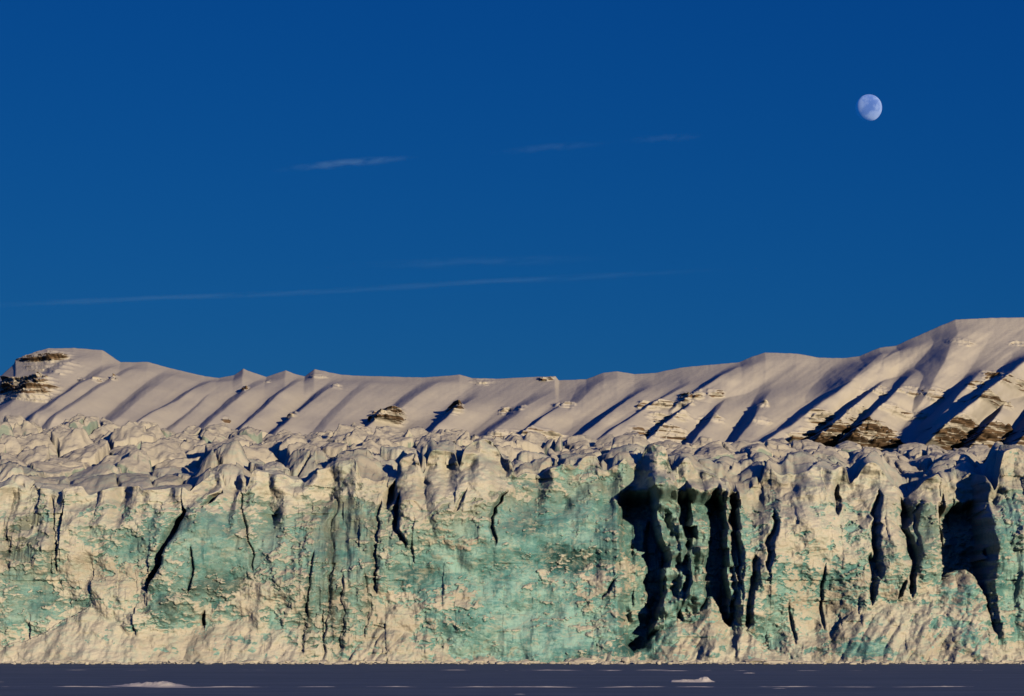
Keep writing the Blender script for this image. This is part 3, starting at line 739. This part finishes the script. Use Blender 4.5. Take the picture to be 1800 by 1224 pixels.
def rock_mesh(name, seed, planes=11, pw=12, spire=0.0, flat=0.0, amp=0.16, verts=IV, faces=IF):
    r = np.random.default_rng(seed)
    n = r.normal(size=(planes, 3)); n[:, 2] *= 0.8
    n /= np.linalg.norm(n, axis=1)[:, None]
    d = r.uniform(0.55, 1.0, planes)
    if spire:
        n[:4] = [(1, .1, .45), (-1, -.1, .5), (.1, -1, .4), (0, 1, .35)]
        n[:4] += r.normal(size=(4, 3)) * 0.12
        n[:4] /= np.linalg.norm(n[:4], axis=1)[:, None]; d[:4] = r.uniform(0.42, 0.6, 4)
    n = np.concatenate([n, [(0, 0, 1), (0, 0, -1), (1, 0, 0), (-1, 0, 0), (0, 1, 0), (0, -1, 0)]])
    d = np.concatenate([d, [1.0 - 0.35 * flat + spire * 0.6, 0.9, 1, 1, 1, 1]])
    t = np.maximum(verts @ n.T / d[None, :], 0)
    rad = 1.0 / (t ** pw).sum(1) ** (1.0 / pw)
    p = verts * rad[:, None]
    k = 1 + amp * noise3(p, 1.5, seed) + 0.5 * amp * noise3(p, 3.5, seed + 9) + 0.42 * amp * noise3(p, 8, seed + 19) - 0.35 * amp * np.abs(noise3(p, 2.6, seed + 29))
    k -= 0.16 * np.clip(noise3(p, 2.2, seed + 5), 0, 1) * (p[:, 2] < 0.6)
    p = p * k[:, None]
    me = bpy.data.meshes.new(name)
    me.from_pydata(p.tolist(), [], faces.tolist())
    me.polygons.foreach_set("use_smooth", np.ones(len(faces), bool))
    me.update()
    return me

SER = [rock_mesh("serac", 400 + 7 * i, planes=random.choice((9, 12, 15)), pw=random.choice((14, 22, 34)), flat=random.random(), amp=random.uniform(.12, .26)) for i in range(12)]
SPI = [rock_mesh("serac", 900 + 7 * i, planes=9, pw=20, spire=0.15 + 0.35 * random.random(), amp=0.24) for i in range(8)]
for me in SER + SPI: me.materials.append(M_SERAC)

def serac(px, py, wpx, hpx, Y, mesh, rot, dscale=1.0):
    """a block whose top shows at (px, py); wpx and hpx are its width and height in photo pixels"""
    k = Y / F
    o = bpy.data.objects.new("serac", mesh)
    o.parent = glacier
    hz = hpx * k
    o.scale = (wpx * k * 0.55, wpx * k * 0.55 * dscale, hz)
    ztop_ = H + (HY - py) * k
    o.location = ((px - 900) * k, Y - Y0, ztop_ - hz * 0.86)
    o.rotation_euler = (random.uniform(-.12, .12), random.uniform(-.16, .16), rot)
    COL.objects.link(o)
    return o

# seracs one can point to
for (px, py, w, h, Y, m, rot, lab) in [
    (713, 757, 44, 42, 560, SPI[0], 0.4, "sharp pale green spire standing on the crest of the glacier"), (724, 800, 50, 40, 516, SPI[5], 0.3, "angular block on the glacier top just below the sharp spire"),
    (634, 778, 36, 32, 545, SPI[1], 1.0, "small pale spire left of the sharp spire on the glacier crest")]:
    o = serac(px, py, w, h, Y, m, rot)
    if lab: o["label"] = lab

# ------------------------------------------------------------------ fallen ice blocks and brash along the foot
BLK = [rock_mesh("ice_block", 1300 + 5 * i, planes=12, pw=22, amp=0.12, verts=ico(3)[0], faces=ico(3)[1]) for i in range(6)]
for me in BLK: me.materials.append(M_SNOW)
def ice_block(px, py, w, h, mesh, rot, label, group=None):
    Y = H * F / (py - HY)
    k = Y / F
    o = bpy.data.objects.new("ice_block", mesh)
    o.scale = (w * k * .55, w * k * .5, h * k * .62)
    o.location = ((px - 900) * k, Y, h * k * .36)
    o.rotation_euler = (0, 0, rot)
    COL.objects.link(o)
    return tag(o, label, "ice block", group)
ice_block(1101, 1166.5, 16, 12, BLK[0], 0.4, "white ice chunk standing on the sea ice before the shaded bay", "ice blocks fallen on the sea ice")
ice_block(1126, 1167, 11, 7, BLK[1], 1.4, "small ice chunk just right of the larger white chunk", "ice blocks fallen on the sea ice")
FOOT = [(300, "below the smooth snow apron at the left"), (660, "below the wall with dark upright streaks"), (880, "below the snow ramp and teal hollow"), (1080, "below the wide aqua wall"), (1310, "below the shaded bay"), (1460, "below the cream plastered wall"), (1640, "below the heap with the teal face"), (9999, "below the rubble slope at the right")]
for i in range(34):
    px = 20 + (i + random.uniform(.1, .9)) * 52
    w_ = random.uniform(5, 14)
    where = [t for lim, t in FOOT if px < lim][0]
    ice_block(px, 1166.5 + random.uniform(-.3, 2.2), w_, w_ * random.uniform(.35, .6), random.choice(BLK), random.uniform(0, 6), "small pale ice chunk " + where, "row of small ice chunks at the glacier foot")
# brash: uncountable crumbs in a low bank
v3, f3 = ico(1)
vs, fs = [], []
for i in range(1500):
    px = random.uniform(-300, 2100); Y = random.uniform(440, 466) if random.random() < .75 else random.uniform(425, 466)
    k = Y / F; s = random.uniform(.12, .5) * (1.3 if Y > 455 else .6) * (1.7 if random.random() < .1 else 1)
    p = v3 * np.array([s * random.uniform(.8, 2.2), s, s * random.uniform(.4, .8)]) * (1 + .25 * rng.normal(size=(len(v3), 1)))
    fs.append(f3 + len(v3) * i); vs.append(p + np.array([(px - 900) * k, Y, s * .15]))
me = bpy.data.meshes.new("brash_ice"); me.from_pydata(np.concatenate(vs).tolist(), [], np.concatenate(fs).tolist()); me.materials.append(M_SNOW); me.update()
o = bpy.data.objects.new("brash_ice", me); COL.objects.link(o)
tag(o, "line of crushed ice crumbs along the foot of the glacier", kind="stuff")

# ------------------------------------------------------------------ snow drifts on the sea ice
def drift(name, px, py, wpx, hpx, label, cat, group=None, depth=1.6, seed=1, n=90, m=22, prof=None):
    Y = H * F / (py - HY)
    k = Y / F
    w, h = wpx * k, hpx * k
    a = np.linspace(-1, 1, n); b = np.linspace(-1, 1, m)
    A, Bq = np.meshgrid(a, b)
    hp = (np.interp(A, [p[0] for p in prof], [p[1] for p in prof]) if prof else (1 - A * A))
    hp = hp * (1 + 0.30 * fbm(A * w * 0.6, A * 0 + seed, 3, seed))
    ridge = np.where(Bq < 0, sstep(-1, -0.1, Bq), 1 - sstep(-0.1, 1, Bq))
    Zq = h * hp * ridge * (1 + 0.35 * fbm(A * w * 1.1, Bq * 3, 3, seed + 3)) - 0.03 * np.abs(Bq) - 0.12 * (np.abs(A) > 0.985) - 0.04
    wob = 0.5 * depth * fbm(A * w / 9, A * 0, 3, seed + 7)
    o = grid_object(name, np.stack([A * w / 2, Bq * depth + wob, Zq], -1), None, np.ones((m - 1, n - 1), bool), M_DRIFT)
    o.location = ((px - 900) * k, Y, 0)
    return tag(o, label, cat, group)
drift("snow_mound", 258, 1206, 155, 9, "low pale snow mound on the sea ice at lower left", "snow mound", None, 1.6, 11, 120, 26, [(-1, 0), (-.6, .3), (-.2, .75), (0.1, .8), (.35, 1), (.6, .7), (.8, .3), (1, 0)])
drift("snow_mound", 1218, 1199, 84, 10, "small peaked snow mound on the sea ice at lower right", "snow mound", None, 1.1, 12, 100, 26, [(-1, 0), (-.9, .4), (-.4, .55), (0, .45), (.2, .6), (.45, 1), (.6, .9), (.75, .4), (1, 0)])
for i, (px, py, w, h, lab) in enumerate([
    (900, 1207.5, 2100, 1.3, "long thin snow ridge nearest the camera, running right across the sea ice"), (560, 1178, 1400, 0.7, "thin snow ridge on the sea ice close under the glacier at left"),
    (1330, 1179, 900, 0.7, "thin snow ridge on the sea ice close under the glacier at right")]):
    n = 500
    gp = [(x, max(0, (1.0 if i == 0 else 0.7) + 0.9 * math.sin(i * 5 + x * 37) * math.sin(x * 11 + i) + random.uniform(-.5, .4))) for x in np.linspace(-1, 1, 80)]
    drift("snow_ridge", px, py, w, h, lab, "snow ridge", "thin snow ridges on the sea ice", 0.35, 31 + i, n, 7, gp)
for i in range(4):
    px, py = random.uniform(0, 1800), random.uniform(1174, 1221)
    drift("snow_patch", px, py, random.uniform(8, 34), random.uniform(.8, 1.6), "tiny wind blown snow patch on the sea ice", "snow patch", "tiny snow patches scattered on the sea ice", 0.4, 61 + i, 24, 9)

# ------------------------------------------------------------------ the moon, lit by the sun
YM = 120000.0
kM = YM / F
bm = bmesh.new(); bmesh.ops.create_uvsphere(bm, u_segments=96, v_segments=48, radius=23.3 * kM)
for f in bm.faces: f.smooth = True
me = bpy.data.meshes.new("moon"); bm.to_mesh(me); bm.free()
k = NT("moon_surface")
n1 = k.noise(k.objpos((1 / (23.3 * kM),) * 3), 1.15, 8, 0.6, 0.0)
n2 = k.noise(k.objpos((1 / (23.3 * kM),) * 3), 6.0, 4, 0.6)
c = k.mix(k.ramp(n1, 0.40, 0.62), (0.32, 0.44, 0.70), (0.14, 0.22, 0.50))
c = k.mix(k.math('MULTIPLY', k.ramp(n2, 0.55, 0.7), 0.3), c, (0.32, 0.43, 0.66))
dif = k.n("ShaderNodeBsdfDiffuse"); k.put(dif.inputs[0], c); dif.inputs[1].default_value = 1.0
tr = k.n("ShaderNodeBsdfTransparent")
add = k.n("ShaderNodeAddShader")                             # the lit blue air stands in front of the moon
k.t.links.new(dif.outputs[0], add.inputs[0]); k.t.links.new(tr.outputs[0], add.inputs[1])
mixb = k.n("ShaderNodeMixShader"); geo = k.n("ShaderNodeNewGeometry")
k.t.links.new(geo.outputs['Backfacing'], mixb.inputs[0]); k.t.links.new(add.outputs[0], mixb.inputs[1]); k.t.links.new(tr.outputs[0], mixb.inputs[2])
k.t.links.new(mixb.outputs[0], k.out.inputs[0])
me.materials.append(k.mat)
o = bpy.data.objects.new("moon", me); COL.objects.link(o)
o.location = ((1527 - 900) * kM, YM, H + (HY - 190) * kM)
o.rotation_euler = (0.5, 0.9, 2.2)
tag(o, "pale gibbous moon in the blue sky above the mountain", "moon")

# ------------------------------------------------------------------ thin streaks of cloud
def cloud_material(dens):
    k = NT("thin_cloud")
    k.t.nodes.remove(k.b)
    tc = k.n("ShaderNodeTexCoord")
    mp = k.n("ShaderNodeMapping"); mp.inputs['Scale'].default_value = (7, 1.5, 2.2)
    k.t.links.new(tc.outputs['Generated'], mp.inputs[0])
    n1 = k.noise(mp.outputs[0], 1.3, 3, 0.6)
    gr = k.n("ShaderNodeVectorMath", operation='SUBTRACT'); k.t.links.new(tc.outputs['Generated'], gr.inputs[0]); gr.inputs[1].default_value = (.5, .5, .5)
    ln = k.n("ShaderNodeVectorMath", operation='LENGTH'); k.t.links.new(gr.outputs[0], ln.inputs[0])
    d = k.math('MULTIPLY', k.ramp(n1, 0.36, 0.62), k.ramp(ln.outputs['Value'], 0.5, 0.1))
    v = k.n("ShaderNodeVolumeScatter"); v.inputs['Color'].default_value = (0.34, 0.60, 1.0, 1); v.inputs['Anisotropy'].default_value = -0.3
    k.put(v.inputs['Density'], k.math('MULTIPLY', d, dens))
    k.t.links.new(v.outputs[0], k.out.inputs['Volume'])
    return k.mat
def cloud(x0, y0, x1, y1, th, tau, label):
    Y = 26000.0; kk = Y / F
    bm = bmesh.new(); bmesh.ops.create_uvsphere(bm, u_segments=48, v_segments=16, radius=1.0)
    me = bpy.data.meshes.new("cloud"); bm.to_mesh(me); bm.free()
    dep = 500.0
    me.materials.append(cloud_material(0.75 * tau / dep))
    o = bpy.data.objects.new("cloud", me); COL.objects.link(o)
    L = math.hypot(x1 - x0, y1 - y0)
    o.scale = (L * .5 * kk, dep * .5, th * .5 * kk)
    o.location = (((x0 + x1) / 2 - 900) * kk, Y, H + (HY - (y0 + y1) / 2) * kk)
    o.rotation_euler = (0, -math.atan2(y0 - y1, x1 - x0), 0)
    return tag(o, label, "cloud", "thin cloud streaks in the sky")
cloud(465, 301, 750, 274, 12, 0.85, "brightest short wisp of cloud left of centre in the blue sky")
cloud(840, 271, 1090, 249, 11, 0.28, "faint wisp of cloud right of the brightest wisp")
cloud(1080, 250, 1255, 238, 10, 0.28, "faint short wisp of cloud nearest the moon")
cloud(-260, 547, 820, 503, 10, 0.30, "long thin line of cloud low over the left mountains")
cloud(330, 525, 1380, 468, 11, 0.26, "faint thin line of cloud that carries on the long line to the right")
cloud(540, 470, 1120, 452, 22, 0.12, "barely visible veil of cloud just above the long line")
